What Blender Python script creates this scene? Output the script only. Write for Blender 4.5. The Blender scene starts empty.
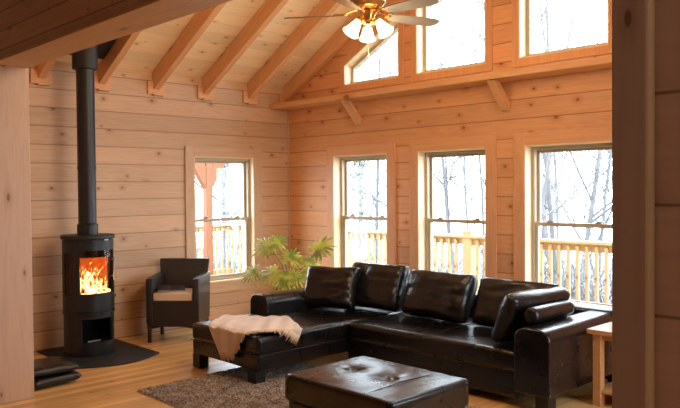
import bpy, bmesh, math, random
from mathutils import Vector, Matrix, noise
from mathutils.geometry import tessellate_polygon
PI = math.pi
R = math.radians
sc = bpy.context.scene
COL = sc.collection

# ------------------------------------------------------------------ render look
sc.view_settings.view_transform = 'Standard'
sc.view_settings.look = 'None'
sc.view_settings.exposure = 0.0
sc.cycles.use_denoising = True
sc.cycles.max_bounces = 9
sc.cycles.diffuse_bounces = 5
sc.cycles.glossy_bounces = 4
sc.cycles.transmission_bounces = 6
sc.cycles.transparent_max_bounces = 12
sc.cycles.sample_clamp_indirect = 6.0
sc.cycles.caustics_reflective = False
sc.cycles.caustics_refractive = False

# ------------------------------------------------------------------ node helpers
class NT:
    def __init__(s, name):
        s.m = bpy.data.materials.new(name); s.m.use_nodes = True
        s.t = s.m.node_tree; s.t.nodes.clear()
        s.out = s.t.nodes.new('ShaderNodeOutputMaterial')
    def n(s, typ, **kw):
        nd = s.t.nodes.new(typ)
        for k, v in kw.items(): setattr(nd, k, v)
        return nd
    def set(s, sock, v):
        if isinstance(v, bpy.types.NodeSocket): s.t.links.new(v, sock)
        elif v is not None: sock.default_value = v
    def math(s, op, a, b=None, c=None, clamp=False):
        nd = s.n('ShaderNodeMath', operation=op, use_clamp=clamp)
        for i, v in enumerate((a, b, c)):
            if v is not None: s.set(nd.inputs[i], v)
        return nd.outputs[0]
    def comb(s, x, y, z):
        nd = s.n('ShaderNodeCombineXYZ')
        for i, v in enumerate((x, y, z)): s.set(nd.inputs[i], v)
        return nd.outputs[0]
    def mix(s, f, a, b, blend='MIX'):
        nd = s.n('ShaderNodeMix', data_type='RGBA', blend_type=blend)
        s.set(nd.inputs[0], f)
        s.set(nd.inputs[6], (*a, 1) if isinstance(a, tuple) else a)
        s.set(nd.inputs[7], (*b, 1) if isinstance(b, tuple) else b)
        return nd.outputs[2]
    def ramp(s, v, a, b, lo=0.0, hi=1.0):
        nd = s.n('ShaderNodeMapRange', interpolation_type='SMOOTHSTEP')
        s.set(nd.inputs[0], v)
        for i, k in zip((1, 2, 3, 4), (a, b, lo, hi)): s.set(nd.inputs[i], k)
        return nd.outputs[0]
    def noise(s, vec, scale=1.0, detail=2.0, rough=.5, dist=0.0):
        nd = s.n('ShaderNodeTexNoise')
        s.set(nd.inputs['Vector'], vec); s.set(nd.inputs['Scale'], scale)
        s.set(nd.inputs['Detail'], detail); s.set(nd.inputs['Roughness'], rough); s.set(nd.inputs['Distortion'], dist)
        return nd.outputs[0]
    def bump(s, h, strength=.3, dist=.01, normal=None):
        nd = s.n('ShaderNodeBump')
        s.set(nd.inputs['Strength'], strength); s.set(nd.inputs['Distance'], dist); s.set(nd.inputs['Height'], h)
        if normal is not None: s.set(nd.inputs['Normal'], normal)
        return nd.outputs[0]
    def bsdf(s, color, rough=.5, normal=None, **kw):
        nd = s.n('ShaderNodeBsdfPrincipled')
        s.set(nd.inputs['Base Color'], (*color, 1) if isinstance(color, tuple) else color)
        s.set(nd.inputs['Roughness'], rough)
        if normal is not None: s.set(nd.inputs['Normal'], normal)
        for k, v in kw.items(): s.set(nd.inputs[k.replace('_', ' ')], v)
        s.t.links.new(nd.outputs[0], s.out.inputs[0])
        return s.m
    def xyz(s, coord='world'):
        if coord == 'world': c = s.n('ShaderNodeNewGeometry').outputs['Position']
        else: c = s.n('ShaderNodeTexCoord').outputs['Object']
        sp = s.n('ShaderNodeSeparateXYZ'); s.set(sp.inputs[0], c)
        return c, dict(zip('xyz', sp.outputs))

def wood(name, base, dark, u='y', v='z', plank=None, off=0.0, seam=.0075, knots=.5, knot_size=1.0, rough=.5,
         coord='world', var=.16, seam_dark=.78, grain=1.0, cell=.26, coat=0.0):
    t = NT(name)
    _, a = t.xyz(coord)
    w = [k for k in 'xyz' if k not in (u, v)][0]
    U, V, W = a[u], a[v], a[w]
    if plank:
        pv = t.math('DIVIDE', t.math('SUBTRACT', V, off), plank)
        vi = t.math('FLOOR', pv); vf = t.math('SUBTRACT', pv, vi)
    else:
        pv = t.math('DIVIDE', t.math('ADD', V, t.math('MULTIPLY', W, .7)), .19)
        vi = t.math('MULTIPLY', 0.0, 0.0)
    wn = t.n('ShaderNodeTexWhiteNoise', noise_dimensions='1D'); t.set(wn.inputs['W'], vi)
    h = wn.outputs['Value']
    uu = t.math('ADD', U, t.math('MULTIPLY', h, 37.0))
    g1 = t.noise(t.comb(t.math('MULTIPLY', uu, 2.2), t.math('MULTIPLY', V, 55.0), t.math('MULTIPLY', W, 55.0)), 1.0, 3.0, .6)
    g2 = t.noise(t.comb(t.math('MULTIPLY', uu, .8), t.math('MULTIPLY', V, 8.0), t.math('MULTIPLY', W, 8.0)), 1.0, 2.0, .5, .6)
    rings = t.math('SINE', t.math('MULTIPLY', g2, 45.0))
    f = t.math('ADD', t.math('MULTIPLY', t.math('SUBTRACT', g1, .35), 1.1 * grain), t.math('MULTIPLY', rings, .13 * grain), clamp=True)
    col = t.mix(f, base, dark)
    if var:
        k = t.math('ADD', 1 - var / 2, t.math('MULTIPLY', h, var))
        blot = t.noise(t.comb(t.math('MULTIPLY', uu, 1.1), t.math('MULTIPLY', V, 2.5), W), 1.0, 2.0)
        k = t.math('ADD', k, t.math('MULTIPLY', t.math('SUBTRACT', blot, .5), var * .9))
        kk = t.n('ShaderNodeCombineColor'); [t.set(kk.inputs[i], k) for i in range(3)]
        col = t.mix(1.0, col, kk.outputs[0], 'MULTIPLY')
    if knots:
        vo = t.n('ShaderNodeTexVoronoi', voronoi_dimensions='2D', feature='F1')
        t.set(vo.inputs['Vector'], t.comb(t.math('DIVIDE', uu, cell), pv, 0.0)); t.set(vo.inputs['Scale'], 1.0)
        sp = t.n('ShaderNodeSeparateColor'); t.set(sp.inputs[0], vo.outputs['Color'])
        size = t.math('MULTIPLY', t.math('ADD', .035, t.math('MULTIPLY', sp.outputs[1], .075)), knot_size)
        wob = t.math('ADD', vo.outputs['Distance'], t.math('MULTIPLY', t.math('SUBTRACT', g2, .5), .05))
        m = t.ramp(wob, size, t.math('MULTIPLY', size, .45))
        halo = t.ramp(wob, t.math('MULTIPLY', size, 3.2), size)
        on = t.math('LESS_THAN', sp.outputs[0], knots)
        col = t.mix(t.math('MULTIPLY', t.math('MULTIPLY', halo, on), .35), col, (dark[0] * .8, dark[1] * .62, dark[2] * .5))
        col = t.mix(t.math('MULTIPLY', t.math('MULTIPLY', m, on), .82), col, (dark[0] * .38, dark[1] * .27, dark[2] * .2))
    nrm = None
    if plank:
        ed = t.math('MULTIPLY', t.math('MINIMUM', vf, t.math('SUBTRACT', 1.0, vf)), plank)
        sm = t.ramp(ed, 0.0, seam)
        col = t.mix(t.math('MULTIPLY', t.math('SUBTRACT', 1.0, sm), seam_dark), col, (dark[0] * .30, dark[1] * .17, dark[2] * .10))
        nrm = None
    kw = dict(Coat_Weight=coat, Coat_Roughness=.25) if coat else {}
    return t.bsdf(col, rough, nrm, **kw)

def plain(name, color, rough=.5, metal=0.0, **kw):
    return NT(name).bsdf(color, rough, None, Metallic=metal, **kw)

def leather(name, color=(.0052, .0042, .0047), rough=.27, wr=.12):
    t = NT(name)
    c, a = t.xyz('world')
    big = t.noise(c, 7.0, 3.0, .55, 1.2)
    vec = t.comb(t.math('MULTIPLY', a['x'], 1.0), t.math('MULTIPLY', a['y'], 1.0), t.math('MULTIPLY', a['z'], 1.6))
    cre = t.math('ABSOLUTE', t.math('SUBTRACT', t.noise(vec, 11.0, 2.0, .5, 1.6), .5))
    cre = t.ramp(cre, 0.0, .09)
    vo = t.n('ShaderNodeTexVoronoi', feature='F1'); t.set(vo.inputs['Vector'], c); t.set(vo.inputs['Scale'], 420.0)
    hh = t.math('ADD', t.math('MULTIPLY', big, 1.0), t.math('MULTIPLY', cre, .05))
    nb = t.bump(hh, wr, .02)
    nb = t.bump(vo.outputs['Distance'], .08, .002, nb)
    col = t.mix(t.ramp(big, .35, .7), color, tuple(x * 1.7 for x in color))
    rg = t.math('ADD', rough - .05, t.math('MULTIPLY', big, .14))
    return t.bsdf(col, rg, nb, Specular_IOR_Level=.3, Coat_Weight=.5, Coat_Roughness=.25)

def emission(name, color, strength):
    t = NT(name); e = t.n('ShaderNodeEmission'); e.inputs[0].default_value = (*color, 1); e.inputs[1].default_value = strength
    t.t.links.new(e.outputs[0], t.out.inputs[0]); return t.m

def pane_mat(name, tint=(1, 1, 1), refl=1.0):
    t = NT(name)
    tr = t.n('ShaderNodeBsdfTransparent'); tr.inputs[0].default_value = (*tint, 1)
    gl = t.n('ShaderNodeBsdfGlossy'); gl.inputs['Roughness'].default_value = .02
    ge = t.n('ShaderNodeNewGeometry'); dp = t.n('ShaderNodeVectorMath', operation='DOT_PRODUCT')
    t.set(dp.inputs[0], ge.outputs['Normal']); t.set(dp.inputs[1], ge.outputs['Incoming'])
    co = t.math('SUBTRACT', 1.0, t.math('ABSOLUTE', dp.outputs['Value']), None, True)
    mx = t.n('ShaderNodeMixShader')
    t.set(mx.inputs[0], t.math('MULTIPLY', t.math('ADD', .03, t.math('MULTIPLY', .97, t.math('POWER', co, 5.0))), refl, None, True))
    t.t.links.new(tr.outputs[0], mx.inputs[1]); t.t.links.new(gl.outputs[0], mx.inputs[2])
    t.t.links.new(mx.outputs[0], t.out.inputs[0]); return t.m

# ------------------------------------------------------------------ materials
S = .1835
OFF = .0128
PB, PD = (.635, .43, .27), (.49, .28, .145)
OB, OD = (.76, .405, .195), (.60, .265, .10)
M = {}
M['wall_l'] = wood('pine_planks_left', PB, PD, 'y', 'z', S, OFF, knots=.30, knot_size=1.05, var=.24)
M['wall_r'] = wood('pine_planks_window', OB, OD, 'x', 'z', S, OFF, knots=.38, knot_size=1.15, var=.22)
M['wall_x'] = wood('pine_planks_partition', (.68, .44, .30), (.50, .29, .18), 'x', 'z', .135, .02, knots=.3)
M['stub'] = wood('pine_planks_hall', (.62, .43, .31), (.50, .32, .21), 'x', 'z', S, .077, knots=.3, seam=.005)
M['ceil'] = wood('pine_ceiling', (.93, .77, .54), (.84, .62, .38), 'y', 'x', .135, .0, knots=.42, knot_size=1.0, seam=.003, seam_dark=.35)
M['trim_z'] = wood('pine_trim_upright', OB, OD, 'z', 'x', None, knots=.25, var=.1, cell=.5)
M['trim_zp'] = wood('pine_post_upright', (.68, .485, .36), (.56, .37, .25), 'z', 'y', None, knots=.3, var=.1, cell=.5)
M['trim_zl'] = wood('pine_trim_left', PB, PD, 'z', 'y', None, knots=.25, var=.1, cell=.5)
M['trim_x'] = wood('pine_trim_level', (.74, .46, .24), (.60, .31, .13), 'x', 'y', None, knots=.35, var=.1, cell=.6)
M['shelf'] = wood('pine_shelf', (.72, .40, .19), (.56, .26, .10), 'x', 'y', None, knots=.35, var=.1, cell=.6)
M['cas_r'] = wood('pine_casing_window', OB, OD, 'z', 'x', None, knots=.35, var=.12, coord='object', cell=.45)
M['cas_l'] = wood('pine_casing_left', PB, PD, 'z', 'x', None, knots=.3, var=.12, coord='object', cell=.45)
M['head_r'] = wood('pine_head_window', OB, OD, 'x', 'z', None, knots=.35, var=.12, coord='object', cell=.45)
M['head_l'] = wood('pine_head_left', PB, PD, 'x', 'z', None, knots=.3, var=.12, coord='object', cell=.45)
M['jamb'] = wood('pale_jamb', (.83, .66, .42), (.74, .54, .31), 'z', 'y', None, knots=.1, var=.08, coord='object')
M['rafter'] = wood('pine_rafter', (.74, .41, .20), (.58, .27, .11), 'x', 'z', None, knots=.4, var=.14, coord='object', cell=.5)
M['floor'] = wood('honey_floor', (.86, .52, .20), (.64, .315, .095), 'y', 'x', .083, .0, knots=.06, seam=.0018, rough=.27, var=.34, grain=1.2, coat=.3)
M['table'] = wood('honey_table', (.62, .34, .15), (.45, .21, .08), 'x', 'z', None, knots=.1, var=.1, coord='object', rough=.3)
M['rail'] = wood('deck_pine', (.37, .285, .16), (.31, .22, .11), 'z', 'x', None, knots=.1, var=.15, coord='object', rough=.7)
M['deck'] = wood('deck_boards', (.36, .29, .20), (.28, .21, .13), 'x', 'y', .14, 0, knots=.1, rough=.7)
M['porch'] = wood('stained_timber', (.17, .052, .012), (.12, .033, .007), 'z', 'x', None, knots=.2, var=.1, coord='object', rough=.6)
M['sash'] = plain('greige_sash', (.50, .42, .30), .45)
M['lock'] = plain('tan_lock', (.30, .25, .19), .35)
M['pane'] = pane_mat('window_pane')
M['leather'] = leather('dark_leather')
M['leather2'] = leather('dark_leather_cushion', (.0060, .0045, .0046), .29, .50)
M['seamthread'] = plain('dark_seam', (.014, .009, .008), .6)
M['foot'] = plain('black_foot', (.010, .008, .007), .4)
M['iron'] = NT('black_steel').bsdf((.0085, .0085, .009), .42, None, Metallic=.0)
M['iron2'] = NT('black_cast_iron').bsdf((.016, .016, .016), .55)
M['void'] = plain('flat_black', (.004, .004, .004), .9)  # flat black for the niche back and the band across the door glass
M['chrome'] = plain('brushed_steel', (.62, .60, .57), .28, 1.0)
M['brass'] = plain('polished_brass', (.86, .56, .20), .16, 1.0)
M['brass_dark'] = plain('aged_brass', (.40, .24, .08), .3, 1.0)
M['fglass'] = pane_mat('stove_glass', (.80, .72, .66), 1.3)
M['sglass'] = pane_mat('smoked_side_glass', (.42, .34, .30), 1.3)
M['slate'] = NT('black_hearth_slate')
_t = M['slate']; _c, _ = _t.xyz(); M['slate'] = _t.bsdf((.014, .0145, .016), .62, _t.bump(_t.noise(_c, 40, 3), .25, .004))
_t = NT('wicker'); _c, _a = _t.xyz('object')
_s1 = _t.math('SINE', _t.math('MULTIPLY', _t.math('ADD', _a['x'], _a['y']), 2 * PI / .030))
_s2 = _t.math('SINE', _t.math('MULTIPLY', _a['z'], 2 * PI / .020))
_h = _t.math('MULTIPLY', _s1, _s2)
M['wicker'] = _t.bsdf(_t.mix(_t.ramp(_h, -.6, .7), (.002, .0015, .0014), (.055, .043, .038)), .36, _t.bump(_h, .7, .004))
_t = NT('cream_cloth'); _c, _a = _t.xyz('object')
M['cream'] = _t.bsdf((.78, .62, .46), .85, _t.bump(_t.noise(_c, 160, 2), .2, .002))
_t = NT('throw_wool'); _c, _a = _t.xyz('object')
_w = _t.math('SINE', _t.math('MULTIPLY', _t.math('ADD', _a['x'], _t.math('MULTIPLY', _a['y'], .95)), 34.0))
_w2 = _t.noise(_c, 22, 3)
M['throw'] = _t.bsdf(_t.mix(_t.math('MULTIPLY', _t.ramp(_t.math('ADD', _w, _t.math('MULTIPLY', _w2, 1.5)), -.2, 1.6), .75), (.82, .70, .58), (.68, .52, .43)), .95,
                     _t.bump(_t.noise(_c, 90, 3), .5, .006), Sheen_Weight=.3)
M['fringe'] = plain('fringe_wool', (.72, .54, .36), .95)
_t = NT('shag_rug'); _c, _a = _t.xyz()
_n = _t.math('ADD', _t.math('MULTIPLY', _t.noise(_c, 70, 3, .7), .7), _t.math('MULTIPLY', _t.noise(_c, 14, 2), .3))
M['rug'] = _t.bsdf(_t.mix(_t.ramp(_n, .36, .66), (.13, .098, .08), (.56, .465, .39)), 1.0, _t.bump(_n, 1.0, .02))
M['blade'] = plain('grey_brown_blade', (.24, .215, .19), .38)
M['blade_w'] = plain('walnut_blade', (.22, .115, .055), .4)
_t = NT('frosted_shade'); M['shade'] = _t.bsdf((1, .93, .82), .35, None, Emission_Color=(1.0, .80, .52, 1), Emission_Strength=3.2)
_t = NT('flame'); _c, _a = _t.xyz('object')
_n = _t.noise(_t.comb(_a['x'], _a['y'], _t.math('MULTIPLY', _a['z'], .55)), 24, 2, .55, 1.0)
_e = _t.n('ShaderNodeEmission')
_f = _t.math('SUBTRACT', _n, _t.math('MULTIPLY', _t.math('SUBTRACT', _a['z'], .70), .75))
_cc = _t.mix(_t.ramp(_f, .42, .60), (1.0, .17, .012), (1.0, .70, .26))
_t.set(_e.inputs[0], _cc); _t.set(_e.inputs[1], _t.ramp(_f, .36, .62, 1.0, 9.0))
_t.t.links.new(_e.outputs[0], _t.out.inputs[0]); M['flame'] = _t.m
_t = NT('firebrick'); _c, _a = _t.xyz('object')
M['firebrick'] = _t.bsdf((.42, .17, .06), .9, None, Emission_Color=(1, .16, .012, 1), Emission_Strength=.14)  # weak orange emission stands in for firelight on the lining
M['log'] = plain('charred_log', (.05, .02, .01), .9)
_t = NT('leaf'); _c, _a = _t.xyz()
_n = _t.noise(_c, 9, 2)
M['leaf'] = _t.bsdf(_t.mix(_t.ramp(_n, .36, .62), (.17, .27, .03), (.55, .58, .10)), .38, None, Subsurface_Weight=0.0)
M['stem'] = plain('green_stem', (.22, .26, .07), .5)
M['pot'] = plain('brown_pot', (.13, .06, .035), .5)
M['soil'] = plain('soil', (.03, .02, .013), .95)
M['paper'] = plain('dark_magazine_cover', (.022, .021, .024), .3)
M['paper2'] = plain('magazine_pages', (.55, .52, .46), .7)
_t = NT('bark'); _c, _a = _t.xyz(); _n = _t.noise(_c, 8, 3)
M['bark'] = _t.bsdf(_t.mix(_n, (.10, .10, .105), (.17, .165, .17)), .9)
M['twig'] = plain('pale_twigs', (.15, .147, .155), .9)
_t = NT('pine_needles'); _c, _a = _t.xyz(); _n = _t.noise(_c, 3, 3)
M['needles'] = _t.bsdf(_t.mix(_n, (.13, .18, .12), (.22, .27, .18)), .9)
_t = NT('leaf_litter'); _c, _a = _t.xyz(); _n = _t.noise(_c, 2.5, 4)
M['ground'] = _t.bsdf(_t.mix(_n, (.15, .15, .165), (.27, .265, .27)), 1.0)
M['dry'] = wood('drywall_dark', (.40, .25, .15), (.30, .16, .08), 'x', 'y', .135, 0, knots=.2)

# ------------------------------------------------------------------ mesh helpers
class MB:
    def __init__(s): s.bm = bmesh.new()
    def face(s, vs):
        try: return s.bm.faces.new(vs)
        except ValueError: return None
    def box(s, x0, x1, y0, y1, z0, z1, mat=None):
        v = [s.bm.verts.new(p) for p in ((x0,y0,z0),(x1,y0,z0),(x1,y1,z0),(x0,y1,z0),(x0,y0,z1),(x1,y0,z1),(x1,y1,z1),(x0,y1,z1))]
        for f in ((3,2,1,0),(4,5,6,7),(0,1,5,4),(1,2,6,5),(2,3,7,6),(3,0,4,7)): s.face([v[i] for i in f])
        if mat is not None:
            for q in v: q.co = mat @ q.co
        return s
    def prism(s, poly, axis, a, b):
        """poly: 2-D points; axis 'x','y','z' is the extrusion direction from a to b."""
        def P(p, h): return {'x': (h, p[0], p[1]), 'y': (p[0], h, p[1]), 'z': (p[0], p[1], h)}[axis]
        A = [s.bm.verts.new(P(p, a)) for p in poly]; B = [s.bm.verts.new(P(p, b)) for p in poly]
        s.face(A[::-1]); s.face(B)
        n = len(poly)
        for i in range(n): s.face([A[i], A[(i+1) % n], B[(i+1) % n], B[i]])
        return s
    def holes(s, outer, holes, axis, a, b):
        loops = [outer] + holes
        def P(p, h): return {'x': (h, p[0], p[1]), 'y': (p[0], h, p[1]), 'z': (p[0], p[1], h)}[axis]
        tri = tessellate_polygon([[Vector((p[0], p[1], 0)) for p in l] for l in loops])
        flat = [p for l in loops for p in l]
        A = [s.bm.verts.new(P(p, a)) for p in flat]; B = [s.bm.verts.new(P(p, b)) for p in flat]
        for t in tri: s.face([A[i] for i in t]); s.face([B[i] for i in reversed(t)])
        k = 0
        for l in loops:
            n = len(l)
            for i in range(n): s.face([A[k+i], A[k+(i+1) % n], B[k+(i+1) % n], B[k+i]])
            k += n
        return s
    def tube(s, pts, r, seg=8, cap=True):
        pts = [Vector(p) for p in pts]; rings = []
        rr = r if isinstance(r, (list, tuple)) else [r] * len(pts)
        up = None
        for i, p in enumerate(pts):
            d = (pts[min(i+1, len(pts)-1)] - pts[max(i-1, 0)]).normalized()
            if up is None: up = Vector((0, 0, 1)) if abs(d.z) < .9 else Vector((1, 0, 0))
            x = d.cross(up)
            if x.length < 1e-6: x = d.cross(Vector((0, 1, 0.01)))
            x.normalize(); y = d.cross(x).normalized(); up = -y if False else up
            rings.append([s.bm.verts.new(p + (x * math.cos(2*PI*k/seg) + y * math.sin(2*PI*k/seg)) * rr[i]) for k in range(seg)])
        for a, b in zip(rings, rings[1:]):
            for k in range(seg): s.face([a[k], a[(k+1) % seg], b[(k+1) % seg], b[k]])
        if cap: s.face(rings[0][::-1]); s.face(rings[-1])
        return s
    def lathe(s, prof, seg=32, c=(0, 0, 0), mat=None, close=False):
        rings = []
        for r, z in prof:
            if r < 1e-5: rings.append([s.bm.verts.new((c[0], c[1], c[2] + z))])
            else: rings.append([s.bm.verts.new((c[0] + r*math.cos(2*PI*k/seg), c[1] + r*math.sin(2*PI*k/seg), c[2] + z)) for k in range(seg)])
        for a, b in zip(rings, rings[1:]):
            for k in range(seg):
                k2 = (k+1) % seg
                if len(a) == 1 and len(b) == 1: continue
                if len(a) == 1: s.face([a[0], b[k2], b[k]])
                elif len(b) == 1: s.face([a[k], a[k2], b[0]])
                else: s.face([a[k], a[k2], b[k2], b[k]])
        if mat is not None:
            for ring in rings:
                for v in ring: v.co = mat @ v.co
        return s
    def arc(s, r0, r1, a0, a1, z0, z1, n=16):
        """a curved slab between radii r0<r1 and angles a0..a1 (degrees)."""
        L = []
        for i in range(n+1):
            a = R(a0 + (a1 - a0) * i / n); c, q = math.cos(a), math.sin(a)
            L.append([s.bm.verts.new((r*c, r*q, z)) for r, z in ((r0, z0), (r1, z0), (r1, z1), (r0, z1))])
        for a, b in zip(L, L[1:]):
            for k in range(4): s.face([a[k], b[k], b[(k+1) % 4], a[(k+1) % 4]])
        s.face(L[0]); s.face(L[-1][::-1])
        return s
    def grid(s, fn, nu, nv, close_u=False):
        g = [[s.bm.verts.new(fn(i / nu, j / nv)) for j in range(nv+1)] for i in range(nu+1)]
        for i in range(nu):
            for j in range(nv): s.face([g[i][j], g[i+1][j], g[i+1][j+1], g[i][j+1]])
        return g
    def bevel(s, w, seg=2, angle=35):
        s.bm.normal_update()
        bmesh.ops.recalc_face_normals(s.bm, faces=s.bm.faces)
        es = [e for e in s.bm.edges if len(e.link_faces) == 2 and e.calc_face_angle(0) > R(angle)]
        bmesh.ops.bevel(s.bm, geom=es, offset=w, segments=seg, profile=.6, affect='EDGES', clamp_overlap=True)
        return s
    def sub(s, cuts):
        bmesh.ops.subdivide_edges(s.bm, edges=s.bm.edges[:], cuts=cuts, use_grid_fill=True); return s
    def warp(s, fn):
        for v in s.bm.verts: v.co = Vector(fn(v.co))
        return s
    def build(s, name, mat, parent=None, smooth=None, recalc=True):
        if recalc: bmesh.ops.recalc_face_normals(s.bm, faces=s.bm.faces)
        me = bpy.data.meshes.new(name); s.bm.to_mesh(me); s.bm.free()
        if mat is not None: me.materials.append(mat)
        if smooth is not None:
            for p in me.polygons: p.use_smooth = True
            if smooth < 180:
                try: me.set_sharp_from_angle(angle=R(smooth))
                except Exception: pass
        o = bpy.data.objects.new(name, me); COL.objects.link(o)
        if parent is not None: o.parent = parent
        return o

def tag(o, label, cat, group=None, kind=None):
    o['label'] = label; o['category'] = cat
    if group: o['group'] = group
    if kind: o['kind'] = kind
    return o
def thing(name, label, cat, loc=(0, 0, 0), rz=0.0, group=None, kind=None):
    o = bpy.data.objects.new(name, None); COL.objects.link(o)
    o.empty_display_size = .1
    o.location = loc; o.rotation_euler = (0, 0, rz)
    return tag(o, label, cat, group, kind)
def struct(o, label, cat): return tag(o, label, cat, None, 'structure')
def copy_tree(root, loc=None, rz=None):
    r = root.copy(); COL.objects.link(r)
    if loc is not None: r.location = loc
    if rz is not None: r.rotation_euler = (0, 0, rz)
    for ch in root.children:
        c = ch.copy(); COL.objects.link(c); c.parent = r
        for g in ch.children:
            d = g.copy(); COL.objects.link(d); d.parent = c
    return r
def rnoise(p, f): return noise.noise(Vector(p) * f)

# ------------------------------------------------------------------ camera
F = Vector((-math.sin(.805101) * math.cos(.0221303), math.cos(.805101) * math.cos(.0221303), -math.sin(.0221303)))
RT = Vector((math.cos(.805101), math.sin(.805101), 0)); UP = RT.cross(F)
ro = -.00867540
X_ = RT * math.cos(ro) + UP * math.sin(ro); Y_ = UP * math.cos(ro) - RT * math.sin(ro)
cd = bpy.data.cameras.new('camera'); cam = bpy.data.objects.new('camera', cd); COL.objects.link(cam)
mw = Matrix.Identity(4)
for i in range(3):
    mw[i][0], mw[i][1], mw[i][2] = X_[i], Y_[i], -F[i]
mw.translation = Vector((7.12344, -5.94189, 1.57766))
cam.matrix_world = mw
cd.sensor_width = 36; cd.lens = 722.292 / 680 * 36; cd.clip_start = .05; cd.clip_end = 300
sc.camera = cam

# ================================================================== THE SETTING
ROOM_W = 6.41; RIDGE = ROOM_W / 2
SL = .55
def zc(x): return 2.86 + SL * min(x, ROOM_W - x)          # ceiling boards
def zr(x): return 2.66 + SL * x                            # rafter underside

# floor
struct(MB().box(-.2, 9.4, -8.4, .2, -.12, 0).build('floor', M['floor']), 'honey coloured narrow strip wood floor of the room', 'floor')
# left wall (behind the stove) with one window
LW = (-1.418, -.565, .485, 1.955)
struct(MB().holes([(-8.4, -.12), (.2, -.12), (.2, 2.9), (-4.0, 2.9), (-4.0, 3.4), (-8.4, 3.4)], [[(LW[0], LW[2]), (LW[1], LW[2]), (LW[1], LW[3]), (LW[0], LW[3])]], 'x', -.2, 0)
       .build('wall_left', M['wall_l']), 'pine plank wall behind the black stove', 'wall')
# window wall: gable with three tall windows and four upper panes
RW = [(.842, 1.716), (2.152, 3.022), (3.446, 4.316)]
RZ = (.47, 1.962)
UZ = 2.775
def trap(mirror=False):
    p = [(1.04, UZ), (1.895, UZ), (1.895, 3.465), (1.04, 3.012)]
    return [(ROOM_W - x, z) for x, z in p][::-1] if mirror else p
UP2 = [[(2.14, UZ), (3.02, UZ), (3.02, 3.72), (2.14, 3.55)], [(3.39, UZ), (4.27, UZ), (4.27, 3.55), (3.39, 3.72)]]
outer = [(0, -.12), (ROOM_W + .24, -.12), (ROOM_W + .24, 2.75), (ROOM_W, zc(0)), (RIDGE, zc(RIDGE)), (0, zc(0))]
hl = [[(a, RZ[0]), (b, RZ[0]), (b, RZ[1]), (a, RZ[1])] for a, b in RW] + [trap(), trap(True)] + UP2
struct(MB().holes(outer, hl, 'y', 0, .2).build('wall_back', M['wall_r']), 'pine plank gable wall with three tall windows behind the sofa', 'wall')
# right wall, with a big window the photograph does not reach
rh = [[(-1.9, .5), (-.7, .5), (-.7, 2.1), (-1.9, 2.1)]]
struct(MB().holes([(-4.07, -.12), (0, -.12), (0, 2.86), (-4.07, 2.86)], rh, 'x', ROOM_W, ROOM_W + .2).build('wall_right', M['wall_l']), 'pine plank wall at the right end of the room', 'wall')
# partition with the wide opening the camera looks through
YN, YF, XJ, HZ = -4.09, -3.84, 1.553, 2.505
struct(MB().prism([(.0, 0), (XJ - .02, 0), (XJ - .02, HZ + .02), (ROOM_W + .2, HZ + .02), (ROOM_W + .2, 2.86), (RIDGE, zc(RIDGE)), (0, 2.86)], 'y', YN + .004, YF)
       .build('wall_front', M['wall_x']), 'dark planked wall above the wide opening', 'wall')
struct(MB().box(XJ - .02, ROOM_W + .2, YN - .012, YF + .004, HZ, HZ + .02).bevel(.003, 1).build('trim_1', M['trim_x']), 'pale pine board lining the underside of the opening', 'trim')
struct(MB().box(XJ - .02, XJ, YN - .012, YF + .004, 0, HZ).bevel(.003, 1).build('trim_2', M['trim_zp']), 'pale upright pine board lining the left side of the opening', 'trim')
# hall wall at the right edge
YS = -4.74
struct(MB().box(6.62, 9.4, YS, -4.09, 0, 3.3).build('wall_hall', M['stub']), 'dim planked wall at the right edge of the view', 'wall')
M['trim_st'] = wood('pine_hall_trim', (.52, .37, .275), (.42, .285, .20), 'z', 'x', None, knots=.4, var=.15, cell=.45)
struct(MB().box(6.560, 6.617, YS - .022, -4.30, 0, 3.3).bevel(.003, 2).build('trim_3', M['trim_st']), 'upright pine board at the corner of the hall wall', 'trim')
struct(MB().tube([(6.619, YS - .012, 0), (6.619, YS - .012, 3.3)], .009, 10).build('trim_5', M['jamb'], None, 60), 'thin pale strip added as the lit edge of the hall wall board', 'trim')  # pale wood puts the highlight of the board's lit edge into colour
struct(MB().box(9.2, 9.4, -8.4, -4.74, 0, 3.3).build('wall_hall_end', M['stub']), 'planked end wall of the hall', 'wall')
struct(MB().box(0, 9.4, -8.6, -8.4, -.12, 3.3).build('wall_near', M['stub']), 'planked wall behind the camera', 'wall')
struct(MB().box(0, 9.4, -8.4, YN + .0, 3.3, 3.4).build('ceiling_hall', M['dry']), 'board ceiling over the hall', 'ceiling')
struct(MB().box(ROOM_W+.2, 9.4, -4.09, -4.0, 2.0, 3.3).build('wall_hall_top', M['stub']), 'planked wall closing the hall', 'wall')
# ceiling: two sloping board planes
for nm, pts, lb in (('ceiling_left', [(-.2, zc(-.2)), (RIDGE, zc(RIDGE)), (RIDGE, zc(RIDGE) + .12), (-.2, zc(-.2) + .12)], 'pale knotty board ceiling sloping up from the stove wall'),
                    ('ceiling_right', [(RIDGE, zc(RIDGE)), (ROOM_W + .2, zc(0) - .11), (ROOM_W + .2, zc(0) + .01), (RIDGE, zc(RIDGE) + .12)], 'pale knotty board ceiling on the far slope')):
    struct(MB().prism(pts, 'y', -4.09, .2).build(nm, M['ceil']), lb, 'ceiling')
struct(MB().box(RIDGE - .07, RIDGE + .07, YF, 0, zc(RIDGE) - .3, zc(RIDGE) - .06).bevel(.01).build('ridge_beam', M['rafter']), 'heavy pine ridge beam at the top of the ceiling', 'beam')
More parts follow.
